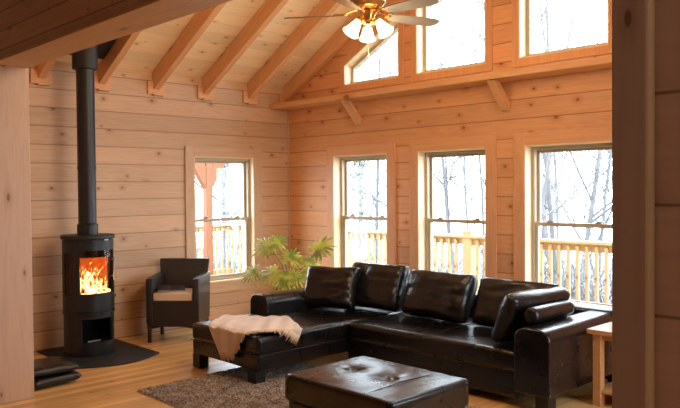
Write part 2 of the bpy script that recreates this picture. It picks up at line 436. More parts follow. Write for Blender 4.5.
# rafters (left slope in view, right slope the same)
ang = math.atan(SL); LEN = RIDGE / math.cos(ang) - .08
def rafter_mesh(mb):
    d = .20 * math.cos(ang)
    return mb.box(0, LEN, -.039, .039, 0, d).bevel(.006, 1)
rp = None
RY = [-3.76, -3.135, -2.515, -1.885, -1.25, -.61, -.052]
RL = ['pine rafter half hidden behind the opening head', 'pine rafter just left of the stove pipe', 'pine rafter just right of the stove pipe',
      'second pine rafter right of the stove pipe', 'pine rafter ending above the left window', 'pine rafter nearest but one to the gable', 'pine rafter against the gable wall']
for i, (y, lb) in enumerate(zip(RY, RL)):
    if rp is None:
        root = thing('rafter', lb, 'rafter', kind='structure'); rafter_mesh(MB()).build('beam', M['rafter'], root)
        MB().box(0.0, .022, -.105, .105, -.04, .10).box(.0, .05, -.05, .075, -.055, -.04).build('seat_block', M['rafter'], root)
        rp = root
    else: root = copy_tree(rp)
    root['label'] = lb; root['group'] = 'sloping rafters'
    root.location = (0.004, y, zr(0)); root.rotation_euler = (0, -ang, 0)
    for c in root.children:
        if c.name.startswith('seat_block'): c.rotation_euler = (0, ang, 0)
for i, y in enumerate(RY):
    r2 = copy_tree(rp); r2['label'] = 'pine rafter on the unseen far slope'; r2['group'] = 'far slope rafters'
    r2.location = (ROOM_W - .004, y, zr(0)); r2.rotation_euler = (0, -ang, PI)
    for c in r2.children:
        if c.name.startswith('seat_block'): c.rotation_euler = (0, ang, 0)
# corner bead and blocking
struct(MB().box(.0, .018, -.018, 0, 0, 2.6).bevel(.005, 2).build('trim_4', M['trim_zl']), 'thin pale corner strip between the two plank walls', 'trim')

# plant ledge across the gable
root = thing('wall_shelf', 'long pine ledge running under the upper windows', 'shelf', (0, 0, 0))
MB().box(.0, ROOM_W, -.30, -.001, 2.570, 2.632).bevel(.006, 2).build('ledge_board', M['shelf'], root)
for x in (1.285, 3.25, 5.2):
    MB().prism([(-.03, 2.30), (-.0, 2.30), (-.0, 2.37), (-.19, 2.562), (-.275, 2.562)], 'x', x - .045, x + .045).bevel(.004, 1).build('bracket', M['shelf'], root)

# ------------------------------------------------------------------ windows
def portal(name, loc, size, rot):
    d = bpy.data.lights.new(name, 'AREA'); d.shape = 'RECTANGLE'; d.size, d.size_y = size; d.cycles.is_portal = True
    o = bpy.data.objects.new(name, d); COL.objects.link(o); o.location = loc; o.rotation_euler = rot
def slab_ring(mb, w, h, t, y0, y1, x0=0.0, z0=0.0):
    mb.box(x0, x0 + t, y0, y1, z0, z0 + h).box(x0 + w - t, x0 + w, y0, y1, z0, z0 + h)
    mb.box(x0 + t, x0 + w - t, y0, y1, z0, z0 + t).box(x0 + t, x0 + w - t, y0, y1, z0 + h - t, z0 + h); return mb
def hung_window(n, label, loc, rz, w, h, cas, mid, dy=0.0):
    root = thing('window_%d' % n, label, 'window', loc, rz, None, 'structure')
    CW = .115
    MB().box(-CW, 0, -.02, 0, -.13, h + .115).box(w, w + CW, -.02, 0, -.13, h + .115).bevel(.003, 1).build('side_casing', cas, root)
    o = MB().box(0, w, -.02, 0, h, h + .115).box(0, w, -.02, 0, -.13, 0).bevel(.003, 1).build('head_casing', M['head_l'] if cas is M['cas_l'] else M['head_r'], root)
    slab_ring(MB(), w, h, .012, -.018, .2).build('jamb', M['jamb'], root)
    slab_ring(MB(), w - .024, h - .024, .032, .095 + dy, .19, .012, .012).bevel(.003, 1).build('frame', M['sash'], root)
    iw = w - .024 - .064; x0 = .044; z0 = .044
    up = slab_ring(MB(), iw, h - .044 - mid + .02, .026, .145 + dy, .175 + dy, x0, mid - .02).bevel(.003, 1).build('upper_sash', M['sash'], root)
    MB().box(x0 + .02, x0 + iw - .02, .158 + dy, .162 + dy, mid, h - .06).build('pane', M['pane'], up)
    lo = slab_ring(MB(), iw, mid + .018 - z0, .026, .108 + dy, .14 + dy, x0, z0).box(x0, x0 + iw, .100 + dy, .14 + dy, mid - .016, mid + .020).bevel(.003, 1).build('lower_sash', M['sash'], root)
    MB().box(x0 + .02, x0 + iw - .02, .122 + dy, .126 + dy, z0 + .02, mid).build('pane', M['pane'], lo)
    for fx in (.2, .8):
        x = x0 + iw * fx
        MB().box(x - .03, x + .03, .100 + dy, .132 + dy, mid + .020, mid + .030).box(x - .012, x + .03, .104 + dy, .128 + dy, mid + .030, mid + .040).bevel(.002, 1).build('sash_lock', M['lock'], lo)
    return root
hung_window(1, 'tall sash window in the stove wall beside the wicker chair', (0, LW[0], LW[2]), PI/2, LW[1] - LW[0], LW[3] - LW[2], M['cas_l'], 1.213 - LW[2], -.045)
for i, ((a, b), lb) in enumerate(zip(RW, ('left of three tall sash windows behind the sofa', 'middle of three tall sash windows behind the sofa', 'right of three tall sash windows behind the sofa'))):
    hung_window(2 + i, lb, (a, 0, RZ[0]), 0, b - a, RZ[1] - RZ[0], M['cas_r'], 1.222 - RZ[0])
def inset(poly, d):
    out = []; n = len(poly)
    for i in range(n):
        p0, p1, p2 = Vector(poly[i-1]), Vector(poly[i]), Vector(poly[(i+1) % n])
        a, b = (p1 - p0).normalized(), (p2 - p1).normalized()
        na, nb = Vector((-a.y, a.x)), Vector((-b.y, b.x))
        k = d / max(.2, 1 + na.dot(nb)); out.append(tuple(p1 + (na + nb) * k))
    return out
def fixed_window(n, label, poly):
    x0 = poly[0][0]; rel = [(x - x0, z - UZ) for x, z in poly]
    root = thing('window_%d' % n, label, 'window', (x0, 0, UZ), 0, None, 'structure')
    i1, i2 = inset(rel, .012), inset(rel, .05)
    MB().holes(rel, [i1], 'y', -.012, .2).build('jamb', M['jamb'], root)
    MB().holes(i1, [i2], 'y', .10, .17).build('frame', M['sash'], root)
    MB().prism(inset(rel, .04), 'y', .135, .139).build('pane', M['pane'], root)
    MB().holes(inset(rel, -.075), [rel], 'y', -.016, .0).bevel(.003, 1).build('casing', M['cas_r'], root)
fixed_window(5, 'slant topped upper window under the rafters', trap())
fixed_window(6, 'tall upper window beside the slant topped one', UP2[0])
fixed_window(7, 'tall upper window nearest the right post', UP2[1])
tp = trap(True); fixed_window(8, 'slant topped upper window hidden behind the right post', [tp[2], tp[3], tp[0], tp[1]] if False else tp)
for i, (a, b, lb) in enumerate(((-1.9, -.7, 'unseen window in the right wall near the gable'),)):
    hung_window(9 + i, lb, (ROOM_W, b, .5), -PI/2, b - a, 1.6, M['cas_l'], .8)
for a, b in RW: portal('portal', ((a + b) / 2, .22, 1.22), (b - a, 1.5), (-PI/2, 0, 0))
portal('portal', (-.22, -.97, 1.22), (.87, 1.48), (0, -PI/2, 0))
portal('portal', (3.2, .22, 3.2), (4.4, 1.0), (-PI/2, 0, 0))
for y in (-1.3,): portal('portal', (ROOM_W + .22, y, 1.3), (1.6, 1.2), (0, PI/2, 0))

# ================================================================== OUTDOORS
struct(MB().grid(lambda u, v: (-30 + 70*u, -30 + 90*v, 0), 1, 1) and MB().box(-4.05, 9.5, .2, 2.1, -.2, -.06).build('deck', M['deck']), 'pale board deck outside the gable windows', 'deck')
struct(MB().box(-4.05, -.2, -8.6, .2, -.2, -.06).build('deck_side', M['deck']), 'pale board deck outside the stove wall', 'deck')
def gz(x, y):
    d = max(0.0, max(y - 2.0, -x - 4.0))
    return -1.0 - .16 * d + .35 * rnoise((x, y, 0), .15) + (0.012 * max(0, d - 14) ** 2 * .5)
mb = MB(); mb.grid(lambda u, v: ((lambda x, y: (x, y, gz(x, y)))(-46 + 70*u, -34 + 76*v)), 40, 44)
o = mb.build('hillside', M['ground'], None, 180); struct(o, 'pale wooded ground falling away beyond the deck', 'ground')
def railing(name, label, p0, p1, posts):
    """p0,p1 in plan; the railing runs along local x."""
    a, b = Vector(p0), Vector(p1); L = (b - a).length; rz = math.atan2(b.y - a.y, b.x - a.x)
    root = thing(name, label, 'railing', (a.x, a.y, -.06), rz)
    MB().box(0, L, -.07, .07, .955, .99).bevel(.004, 1).build('cap_rail', M['rail'], root)
    MB().box(0, L, -.019, .019, .865, .955).build('top_rail', M['rail'], root)
    MB().box(0, L, -.019, .019, .08, .17).build('bottom_rail', M['rail'], root)
    for x in posts: MB().box(x - .068, x + .068, -.06, .075, 0, 1.05).bevel(.006, 1).build('post', M['rail'], root)
    first = None; x = .09
    while x < L:
        if all(abs(x - p) > .09 for p in posts):
            if first is None: first = MB().box(-.018, .018, -.055, -.019, .06, .93).build('baluster', M['rail'], root); bo = first
            else: bo = first.copy(); COL.objects.link(bo); bo.parent = root
            bo.location = (x, 0, 0)
        x += .118
    return root
railing('deck_railing', 'pale pine baluster railing outside the three gable windows', (-3.88, 2.0), (5.6, 2.0), [.65, 2.88, 5.23, 7.58])
railing('deck_railing', 'pale pine baluster railing outside the stove wall window', (-3.95, -2.8), (-3.95, 1.9), [.07, 2.3])
root = thing('porch_post', 'orange stained porch post with two angled braces outside left window', 'post', (-2.35, .33, -.06))
MB().box(-.057, .057, -.057, .057, 0, 2.62).bevel(.008, 1).build('upright', M['porch'], root)
for s in (-1, 1):
    MB().prism([(s*.05, 1.98), (s*.05, 1.64), (s*.66, 2.60), (s*.44, 2.60)], 'x', -.045, .045).build('brace', M['porch'], root)
MB().box(-.08, .08, -2.9, 1.5, 2.62, 2.84).build('beam', M['porch'], root)

# bare trees
def bare_tree(rng, h, r0, spread=.5, levels=4, fork=None, kids=5, gnarly=.25):
    tr, br = MB(), MB()
    def grow(p, d, L, r, lev):
        n = 5 if lev < 2 else 3
        pts, rs = [p.copy()], [r]; q = p.copy(); dd = d.copy()
        for i in range(n):
            dd = (dd + Vector((rng.uniform(-1, 1), rng.uniform(-1, 1), rng.uniform(-.5, .8))) * gnarly * (.35 if lev == 0 else 1.0) * .6).normalized()
            q = q + dd * (L / n); pts.append(q.copy()); rs.append(r * (1 - (i + 1) / n * (.6 if lev < 3 else .8)))
        (tr if lev == 0 else br).tube(pts, [max(x, .0045) for x in rs], 7 if lev == 0 else (5 if lev == 1 else 3), cap=False)
        if lev >= levels: return
        nk = kids + (3 if lev == 0 else 0)
        for k in range(nk):
            f = rng.uniform(.28 if lev == 0 else .15, 1.0); i = min(n - 1, int(f * n)); t = f * n - i
            pp = pts[i].lerp(pts[i+1], t); ddir = (pts[i+1] - pts[i]).normalized()
            side = ddir.cross(Vector((rng.uniform(-1, 1), rng.uniform(-1, 1), rng.uniform(-1, 1)))).normalized()
            nd = (ddir * (1 - spread) + side * spread + Vector((0, 0, .18))).normalized()
            grow(pp, nd, L * rng.uniform(.34, .58) * (1.05 - .3 * f), max(.007, rs[i] * rng.uniform(.4, .62)), lev + 1)
    if fork:
        for a in fork: grow(Vector((0, 0, 0)), Vector((a[0], a[1], 1)).normalized(), h, r0, 0)
    else: grow(Vector((0, 0, -.3)), Vector((rng.uniform(-.06, .06), rng.uniform(-.06, .06), 1)), h, r0, 0)
    return tr, br
rng = random.Random(7)
F2 = Vector((-.7208, .6931)); R2 = Vector((.6931, .7208)); CP = Vector((7.123, -5.942))
TREES = [  # direction (tan of the bearing from the hall), distance, height, radius, label
    (.318, 13.5, 9.5, .13, 'big forked bare tree seen through the right sash window', [(.25, .2), (-.22, .1), (.05, -.2)]),
    (.275, 17.5, 11, .11, 'slender bare tree at the left of the right sash window', None),
    (.355, 16.0, 10, .10, 'bare tree at the right side of the right sash window', None),
    (.225, 21.0, 12, .12, 'distant bare tree behind the wall between two windows', None),
    (.136, 15.5, 11, .14, 'thick pale trunk at the left of the middle sash window', None),
    (.166, 19.0, 12, .14, 'thinner pale trunk in the middle of the middle sash window', None),
    (.200, 17.0, 10, .09, 'small bare tree at the right of the middle sash window', None),
    (.045, 18.0, 11, .12, 'bare tree leaning in the left sash window', None),
    (.080, 23.0, 12, .11, 'distant bare tree hidden by the window casing', None),
    (-.168, 18.0, 10, .13, 'bare tree at the right of the stove wall window', [(.1, .3), (-.15, -.1)]),
    (-.200, 22.0, 10, .10, 'thin bare tree at the left of the stove wall window', None),
    (-.145, 25.0, 12, .11, 'faint bare tree far beyond the stove wall window', None),
    (.385, 22.0, 12, .12, 'bare tree behind the right hand post', None),
    (.245, 12.5, 10, .09, 'young bare tree close to the deck behind the window post', None),
    (.300, 24.0, 13, .12, 'faint bare tree far beyond the right sash window', None),
    (.180, 27.0, 13, .12, 'faint bare tree far beyond the middle sash window', None)]
for b, D, h, r, lb, fk in TREES:
    p = CP + (F2 + R2 * b) * D
    root = thing('bare_tree', lb, 'tree', (p.x, p.y, gz(p.x, p.y)), rng.uniform(0, 6), 'bare trees beyond the deck')
    tr, br = bare_tree(rng, h * (.95 if lb.startswith(('faint', 'distant', 'slender')) else .62), r * .52, .55, 4, fk, 5 if not fk else 4, .3)
    tr.build('trunk', M['bark'], root, 180); br.build('branches', M['twig'], root, 180)
# evergreen behind the left sash window
p = CP + (F2 + R2 * .028) * 20
root = thing('evergreen_tree', 'pale green evergreen seen through the left sash window', 'tree', (p.x, p.y, gz(p.x, p.y)))
MB().tube([(0, 0, -.3), (0, 0, 5.4)], [.12, .02], 8).build('trunk', M['bark'], root)
mb = MB()
for k in range(900):
    z = .5 + 4.9 * rng.random() ** 1.1; rad = (5.6 - z) * .27 * math.sqrt(rng.random()); a = rng.uniform(0, 2*PI)
    c = Vector((rad * math.cos(a), rad * math.sin(a), z)); d = Vector((math.cos(a), math.sin(a), -.25)) * rng.uniform(.14, .32)
    s = Vector((-math.sin(a), math.cos(a), 0)) * .05
    mb.face([mb.bm.verts.new(c - s), mb.bm.verts.new(c + d), mb.bm.verts.new(c + s), mb.bm.verts.new(c - d * .3 + Vector((0, 0, .05)))])
mb.build('foliage', M['needles'], root, None, False)
# low brush below the railing
def brush(bx, D, lb):
    p = CP + (F2 + R2 * bx) * D
    mb = MB()
    for k in range(70):
        a = rng.uniform(0, 2*PI); s = Vector((rng.uniform(-1, 1), rng.uniform(-1, 1), 0)); e = s + Vector((math.cos(a) * .5, math.sin(a) * .5, rng.uniform(.7, 2.0)))
        m = (s + e) / 2 + Vector((rng.uniform(-.2, .2), rng.uniform(-.2, .2), .1))
        mb.tube([s, m, e], [.018, .013, .005], 3, False)
        for q in range(3):
            f = m.lerp(e, rng.random()); g = f + Vector((rng.uniform(-.4, .4), rng.uniform(-.4, .4), rng.uniform(.1, .4))); mb.tube([f, g], [.009, .004], 3, False)
    o = mb.build('brush', M['twig'], None); o.location = (p.x, p.y, gz(p.x, p.y))
    tag(o, lb, 'shrub', 'bare brush below the deck')
for i, (bx, D) in enumerate(((.29, 11.5), (.33, 11.2), (.37, 11.8), (.31, 14.5), (.35, 15), (.27, 14.5), (.2, 13), (.16, 12.5), (.13, 13.5), (.03, 14), (.06, 14.5), (-.15, 15), (-.18, 15.5), (-.2, 16))):
    w = 'right sash window' if bx > .24 else 'middle sash window' if bx > .1 else 'left sash window' if bx > 0 else 'stove wall window'
    brush(bx, D, 'tangle of bare brush below the railing outside the %s' % w)

# ================================================================== STOVE
# hearth pad
arcp = [(0, -3.22), (.93, -3.25)] + [(.93 + .16 * math.sin(PI * k / 12), -3.25 + .84 * k / 12) for k in range(1, 12)] + [(.93, -2.41), (0, -2.41)]
o = MB().prism(arcp, 'z', .0, .014).bevel(.003, 1).build('hearth_pad', M['slate']); tag(o, 'black bow fronted hearth slab under the stove', 'hearth')
SX, SY = .42, -2.875
st = thing('wood_stove', 'black round fronted wood stove with burning fire', 'stove', (SX, SY, .014)); st.scale = (.925, .925, 1)
# lower body with log niche
mb = MB(); mb.arc(.225, .25, 41, 319, .03, .395, 56)
mb.arc(.225, .252, -41, 41, .03, .125, 14).arc(.225, .252, -41, 41, .35, .395, 14)
mb.arc(.0, .25, 0, 360, .02, .04, 40).arc(0, .24, 0, 360, .11, .126, 40)
mb.build('lower_body', M['iron'], st, 30)
MB().arc(.0, .262, 0, 360, 0, .03, 40).build('base', M['iron'], st, 30)
mb = MB(); mb.box(-.13, -.12, -.2, .2, .04, .39).build('niche_back', M['void'], st)
MB().box(.13, .15, -.085, .055, .126, .134).build('pale_strip', M['chrome'], st)  # thin steel strip standing for a pale sliver in the niche
MB().arc(.0, .262, 0, 360, .388, .408, 56).bevel(.004, 1).build('ring_ledge', M['iron'], st, 30)
# firebox shell: dark columns between the panes
mb = MB()
for a0, a1 in ((48, 63), (90, 270), (297, 312)): mb.arc(.238, .256, a0, a1, .408, 1.085, max(4, int((a1 - a0) / 6)))
for a0, a1 in ((63, 90), (270, 297)): mb.arc(.238, .256, a0, a1, .408, .575, 6).arc(.238, .256, a0, a1, .97, 1.085, 6)
mb.arc(0, .256, 0, 360, .55, .575, 48).arc(.0, .238, 0, 360, .408, .42, 48).arc(0, .256, 0, 360, 1.03, 1.085, 48)
mb.build('upper_body', M['iron'], st, 30)
for a0, a1 in ((63, 90), (270, 297)): MB().arc(.243, .247, a0, a1, .575, .97, 6).build('side_glass', M['sglass'], st, 30)
mb = MB(); mb.arc(.18, .19, 62, 298, .575, 1.03, 20)
mb.build('firebox_lining', M['firebrick'], st, 30)
# door
d = MB(); d.arc(.240, .262, -47.5, 47.5, .425, .59, 24).arc(.240, .262, -47.5, 47.5, .995, 1.075, 24)
d.arc(.240, .262, -47.5, -43.5, .59, .995, 3).arc(.240, .262, 43.5, 47.5, .59, .995, 3)
door = d.build('door', M['iron'], st, 30)
MB().arc(.248, .252, -43.5, 43.5, .59, .995, 24).build('door_glass', M['fglass'], door, 30)
MB().arc(.246, .2475, -43.5, 43.5, .93, .995, 24).build('glass_band', M['void'], door, 30)
a = R(39); hx, hy = .285 * math.cos(a), .285 * math.sin(a)
MB().tube([(hx, hy, .70), (hx, hy, .935)], .010, 10).tube([(hx, hy, .74), (hx*.9, hy*.9, .74)], .006).tube([(hx, hy, .9), (hx*.9, hy*.9, .9)], .006).build('handle', M['chrome'], door, 30)
a = R(50); MB().lathe([(0, 0), (.014, 0), (.014, .02), (0, .02)], 12, mat=Matrix.Translation((.262*math.cos(a), .262*math.sin(a), .545)) @ Matrix.Rotation(a, 4, 'Z') @ Matrix.Rotation(PI/2, 4, 'Y')).build('air_knob', M['chrome'], st, 30)
MB().lathe([(0, 1.085), (.245, 1.085), (.245, 1.098), (.266, 1.100), (.270, 1.106), (.270, 1.130), (.264, 1.136), (0, 1.136)], 56).build('top_plate', M['iron2'], st, 30)
a = R(20); MB().tube([(.255*math.cos(a-.1), .255*math.sin(a-.1), 1.092), (.272*math.cos(a), .272*math.sin(a), 1.092), (.255*math.cos(a+.1), .255*math.sin(a+.1), 1.092)], .006).build('damper_lever', M['chrome'], st, 30)
# flames
rf = random.Random(5)
fl = MB()
def tongue(x, y, z, h, w, lean, tw):
    fl.grid(lambda u, v: (x + math.cos(tw + 1.2*v) * (u - .5) * w * (math.sin(PI * min(1, v*.8+.2)) ** .8) * (1 - v**2) + .25*lean*h*v*v,
                          y + math.sin(tw + 1.2*v) * (u - .5) * w * (math.sin(PI * min(1, v*.8+.2)) ** .8) * (1 - v**2) + lean * h * v * v + .018*math.sin(9*v + x*60),
                          z + h * v), 5, 14)
for k in range(26):
    y = rf.uniform(-.125, .12); x = rf.uniform(.0, .14)
    hgt = rf.uniform(.16, .36) * (1.0 if y < .05 else .6)
    tongue(x, y, .578, hgt, rf.uniform(.08, .16), rf.uniform(-.1, .55), PI/2 + rf.uniform(-.6, .6))
fl.build('flames', M['flame'], st, 180, False)
for p0, p1, r in (((-.06, -.12, .622), (.08, .12, .63), .040), ((.10, -.13, .615), (.02, .11, .62), .036)):
    mb = MB(); mb.tube([p0, p1], r, 10); o = mb.build('burning_log', M['log']); o.location = (SX, SY, .014)
    tag(o, 'charred log glowing in the stove firebox', 'log', 'logs on the fire')
# pipe
pp = thing('stove_pipe', 'straight black flue pipe rising from the stove to the ceiling', 'pipe', (SX, SY, 1.150))
top = zc(SX) - 1.150
MB().lathe([(.0, 0), (.098, 0), (.098, .10), (.088, .105), (.084, .11), (.084, top - .02), (0, top - .02)], 36).build('flue', M['iron'], pp, 30)
MB().lathe([(.0845, .62), (.087, .622), (.087, .66), (.0845, .662)], 36).build('joint_band', M['iron2'], pp, 30)
MB().lathe([(.084, top - .36), (.118, top - .355), (.118, top - .05), (.084, top - .05)], 36).build('ceiling_collar', M['iron2'], pp, 30)
MB().box(-.33, .33, -.262, .262, -.045, -.006, Matrix.Translation((.02, .05, top + .011)) @ Matrix.Rotation(-ang, 4, 'Y')).build('ceiling_plate', M['iron2'], pp)

# ================================================================== WICKER CHAIR
ch = thing('wicker_armchair', 'dark brown woven wicker armchair between stove and window', 'armchair', (.445, -1.90, 0), .747)
W2, D2 = .265, .23
for sx in (-1, 1):
    for sy in (-1, 1):
        x = sx * (W2 - .018); y = sy * (D2 - .018)
        MB().box(x - .018, x + .018, y - .018, y + .018, 0, .20).bevel(.004, 1).build('leg', M['wicker'], ch)
# seat box with arched skirt
mb = MB()
prof = [(-W2, .17), (-W2 + .05, .145), (-.1, .165), (.1, .165), (W2 - .05, .145), (W2, .17), (W2, .43), (-W2, .43)]
mb.prism(prof, 'y', -D2, D2).bevel(.012, 2).build('seat', M['wicker'], ch)
for sx in (-1, 1):
    mb = MB(); x0, x1 = (W2 - .058, W2 + .012) if sx > 0 else (-W2 - .012, -W2 + .058)
    mb.prism([(-D2 - .008, .19), (D2, .19), (D2 + .05, .685), (-D2 + .10, .668), (-D2 - .008, .662)], 'x', x0, x1).bevel(.016, 2).build('armrest', M['wicker'], ch, 40)
mb = MB()
mb.box(-.265, .265, 0, .06, .40, .825).bevel(.014, 2)
mb.warp(lambda c: (c.x * (.88 + .15 * (c.z - .40) / .425), c.y + D2 - .055 + (c.z - .4) * .20 + .03 * (c.x / .28) ** 2 * -1, c.z))
mb.build('backrest', M['wicker'], ch, 40)
cu = MB().box(-.203, .203, -D2 + .0, D2 - .085, 0, .08).sub(5).bevel(.024, 3)
cu.warp(lambda c: (c.x, c.y, c.z + (.022 * (1 - (c.x/.205)**2) * (1 - min(1, abs((c.y + .04)/.19))**2) if c.z > .04 else 0)))
cu = cu.build('seat_cushion', M['cream'], None, 180); cu.location = (.445, -1.90, .432); cu.rotation_euler = (0, 0, .747)
tag(cu, 'cream seat cushion on the wicker armchair', 'cushion')
mg = thing('magazine', 'dark covered magazine lying open on the cream chair cushion', 'magazine', (.478, -2.005, .541), .747 + .3); mg.rotation_euler = (R(9), R(2), .747 + .3)
MB().grid(lambda u, v: (-.14 + .28*u, -.1 + .2*v, .004 + .022 * abs(math.sin(PI*u)) * (1 if u < .5 else .7)), 14, 1)
mb = MB(); mb.grid(lambda u, v: (-.14 + .28*u, -.10 + .20*v, .010 + .006 * abs(math.sin(2*PI*u)) ** .7), 20, 2); mb.build('cover', M['paper'], mg, 180)
mb = MB(); mb.box(-.137, -.004, -.097, .097, 0, .008).box(.004, .137, -.097, .097, 0, .008).build('pages', M['paper2'], mg)

# ================================================================== PLANT
pl = thing('potted_plant', 'split leaf green house plant in the corner behind the sofa', 'plant', (.92, -.72, 0))
MB().lathe([(0, 0), (.12, 0), (.165, .30), (.18, .30), (.18, .33), (.16, .33), (.15, .29), (0, .29)], 28).build('pot', M['pot'], pl, 40)
MB().lathe([(0, .292), (.152, .292)], 28).build('soil', M['soil'], pl)
rp_ = random.Random(11)
lf, sm = MB(), MB()
def split_leaf(base, d, size, facing):
    """broad leaf cut into long finger lobes that fan out from the stalk."""
    n_ = Vector(facing).normalized(); d = Vector(d); d = (d - n_ * d.dot(n_)).normalized(); side = n_.cross(d)
    b = Vector(base); wv = lf.bm.verts.new
    N = 15
    for i in range(N):
        an = R(-142 + 284 * i / (N - 1)); L = size * (.66 + .40 * math.cos(an * .62)) * rp_.uniform(.86, 1.1)
        dr = d * math.cos(an) + side * math.sin(an); pr = side * math.cos(an) - d * math.sin(an)
        wd = size * .085 * rp_.uniform(.85, 1.15); dro = rp_.uniform(.12, .28) * L
        o_ = b + d * size * .12 * math.cos(an)
        st_ = [(0, .28), (.3, .75), (.62, 1.0), (.85, .6)]
        rows = []
        for t, k in st_:
            m_ = o_ + dr * L * t - Vector((0, 0, 1)) * dro * t * t
            rows.append((wv(m_ - pr * wd * k), wv(m_ + n_ * wd * .25 * k), wv(m_ + pr * wd * k)))
        tip = wv(o_ + dr * L - Vector((0, 0, 1)) * dro)
        for r0, r1 in zip(rows, rows[1:]):
            lf.face([r0[0], r0[1], r1[1], r1[0]]); lf.face([r0[1], r0[2], r1[2], r1[1]])
        lf.face([rows[-1][0], rows[-1][1], tip]); lf.face([rows[-1][1], rows[-1][2], tip])
# offsets from the pot: e runs across the corner, c towards the room
e = Vector((.693, .721, 0)); c = Vector((.721, -.693, 0))
def at(er, cr, z): return e * er + c * cr + Vector((0, 0, z))
def frond(er, cr, z, de, dz, size, fe=0.0, fz=.7):
    tip = at(er, cr, z); m = tip * .45; m.z = .30 + (z - .30) * .66
    sm.tube([Vector((rp_.uniform(-.04, .04), rp_.uniform(-.04, .04), .28)), m, tip], [.010, .008, .005], 6)
    split_leaf(tip, e * de + c * .35 + Vector((0, 0, dz)), size, c * .8 + e * fe + Vector((0, 0, fz)))
frond(-.27, .04, .95, -.8, .5, .19, -.2)
frond(-.20, -.05, .98, .5, .6, .15, .2)
frond(-.02, .08, .80, .2, .8, .165, .1)
frond(.29, .02, .91, .7, .9, .20, -.3)
frond(.20, .10, .74, -.3, .8, .16, .2)
frond(-.43, .10, .66, -.9, .2, .15, -.3)
frond(-.20, .14, .66, -.5, -.1, .17, -.2)
frond(-.10, .18, .60, .2, -.5, .18, .1)
frond(.02, .16, .62, .8, .1, .16, .2)
sm.build('stems', M['stem'], pl, 180); lf.build('foliage', M['leaf'], pl, None, False)

# ================================================================== SECTIONAL SOFA
def soft_box(x0, x1, y0, y1, z0, z1, r=.05, cuts=None, puff=0.0, wr=.006, f=6.0, seg=4, top_only=True):
    mb = MB(); mb.box(x0, x1, y0, y1, z0, z1)
    nx, ny = max(1, int((x1 - x0) / .07)), max(1, int((y1 - y0) / .07))
    bm = mb.bm
    for ax, n, a, b in ((0, nx, x0, x1), (1, ny, y0, y1), (2, 3, z0, z1)):
        for k in range(1, n):
            co = [0, 0, 0]; no = [0, 0, 0]; co[ax] = a + (b - a) * k / n; no[ax] = 1
            bmesh.ops.bisect_plane(bm, geom=bm.verts[:] + bm.edges[:] + bm.faces[:], plane_co=co, plane_no=no)
    mb.bevel(r, seg, 40)
    cx, cy = (x0 + x1) / 2, (y0 + y1) / 2
    def w(c):
        u, v = (c.x - cx) / ((x1 - x0) / 2), (c.y - cy) / ((y1 - y0) / 2)
        t = max(0.0, min(1.0, (c.z - z0) / (z1 - z0)))
        dz = puff * (1 - u**4) * (1 - v**4) * t
        q = rnoise((c.x, c.y, c.z), f); q2 = rnoise((c.x + 5, c.y, c.z), f * 2.3)
        return (c.x + wr * q * .6, c.y + wr * q2 * .6, c.z + dz + (wr * (q + .6 * q2)) * t)
    mb.warp(w); return mb
sofa = thing('sectional_sofa', 'large dark leather corner sofa with chaise end', 'sofa', (0, 0, 0))
AX0, AX1 = 1.60, 4.575
def tuft(mb, pts, depth, rad):
    for v in mb.bm.verts:
        if v.co.z > .30:
            for tx, ty in pts:
                q = math.hypot(v.co.x - tx, v.co.y - ty)
                v.co.z -= depth * math.exp(-(q / rad) ** 2)
    return mb
mb = soft_box(1.60, 2.575, -2.48, -.55, .245, .395, .045, None, .006, .005); tuft(mb, [(2.1, -1.55), (2.1, -2.0)], .02, .08)
mb.build('chaise_seat', M['leather'], sofa, 180)
mb = soft_box(2.575, 4.31, -1.50, -.55, .245, .395, .045, None, .006, .005); tuft(mb, [(2.95, -1.1), (3.45, -1.1), (3.95, -1.1)], .02, .08)
mb.build('seat', M['leather'], sofa, 180)
mb = soft_box(1.605, 2.57, -2.47, -.5, .125, .255, .02, None, 0, .003); mb.build('chaise_base', M['leather'], sofa, 180)
mb = soft_box(2.57, 4.31, -1.49, -.5, .06, .255, .02, None, 0, .003); mb.build('seat_base', M['leather'], sofa, 180)
for nm, x0, x1, y0 in (('armrest', 1.60, 1.865, -1.83), ('armrest', 4.295, 4.58, -1.53)):
    ra = .085; za = .585
    prf = [(x0, .125), (x1, .125)] + [(x1 - ra + ra * math.cos(R(t)), za - ra + ra * math.sin(R(t))) for t in range(0, 91, 10)] + [(x0 + ra + ra * math.cos(R(t)), za - ra + ra * math.sin(R(t))) for t in range(90, 181, 10)]
    MB().prism(prf, 'y', y0, -.28).bevel(.014, 3, 50).build(nm, M['leather'], sofa, 55)
soft_box(1.60, 4.575, -.53, -.27, .05, .60, .05, None, 0, .004).build('backrest', M['leather'], sofa, 180)
for x, y in ((1.66, -2.42), (2.47, -2.42), (1.68, -.36), (4.50, -1.45), (4.50, -.36), (2.62, -1.42), (3.5, -1.42), (3.5, -.36)):
    MB().box(x - .055, x + .055, y - .05, y + .05, 0, .13).bevel(.006, 1).build('leg', M['foot'], sofa)
for pts in ([(1.595, -2.483, .25), (2.58, -2.483, .25), (2.58, -1.5, .25)], [(2.58, -1.503, .25), (4.3, -1.503, .25)], [(3.45, -1.5, .395), (3.45, -1.0, .405), (3.45, -.56, .4)]):
    MB().tube(pts, .0035, 6).build('seam_piping', M['seamthread'], sofa, 180)

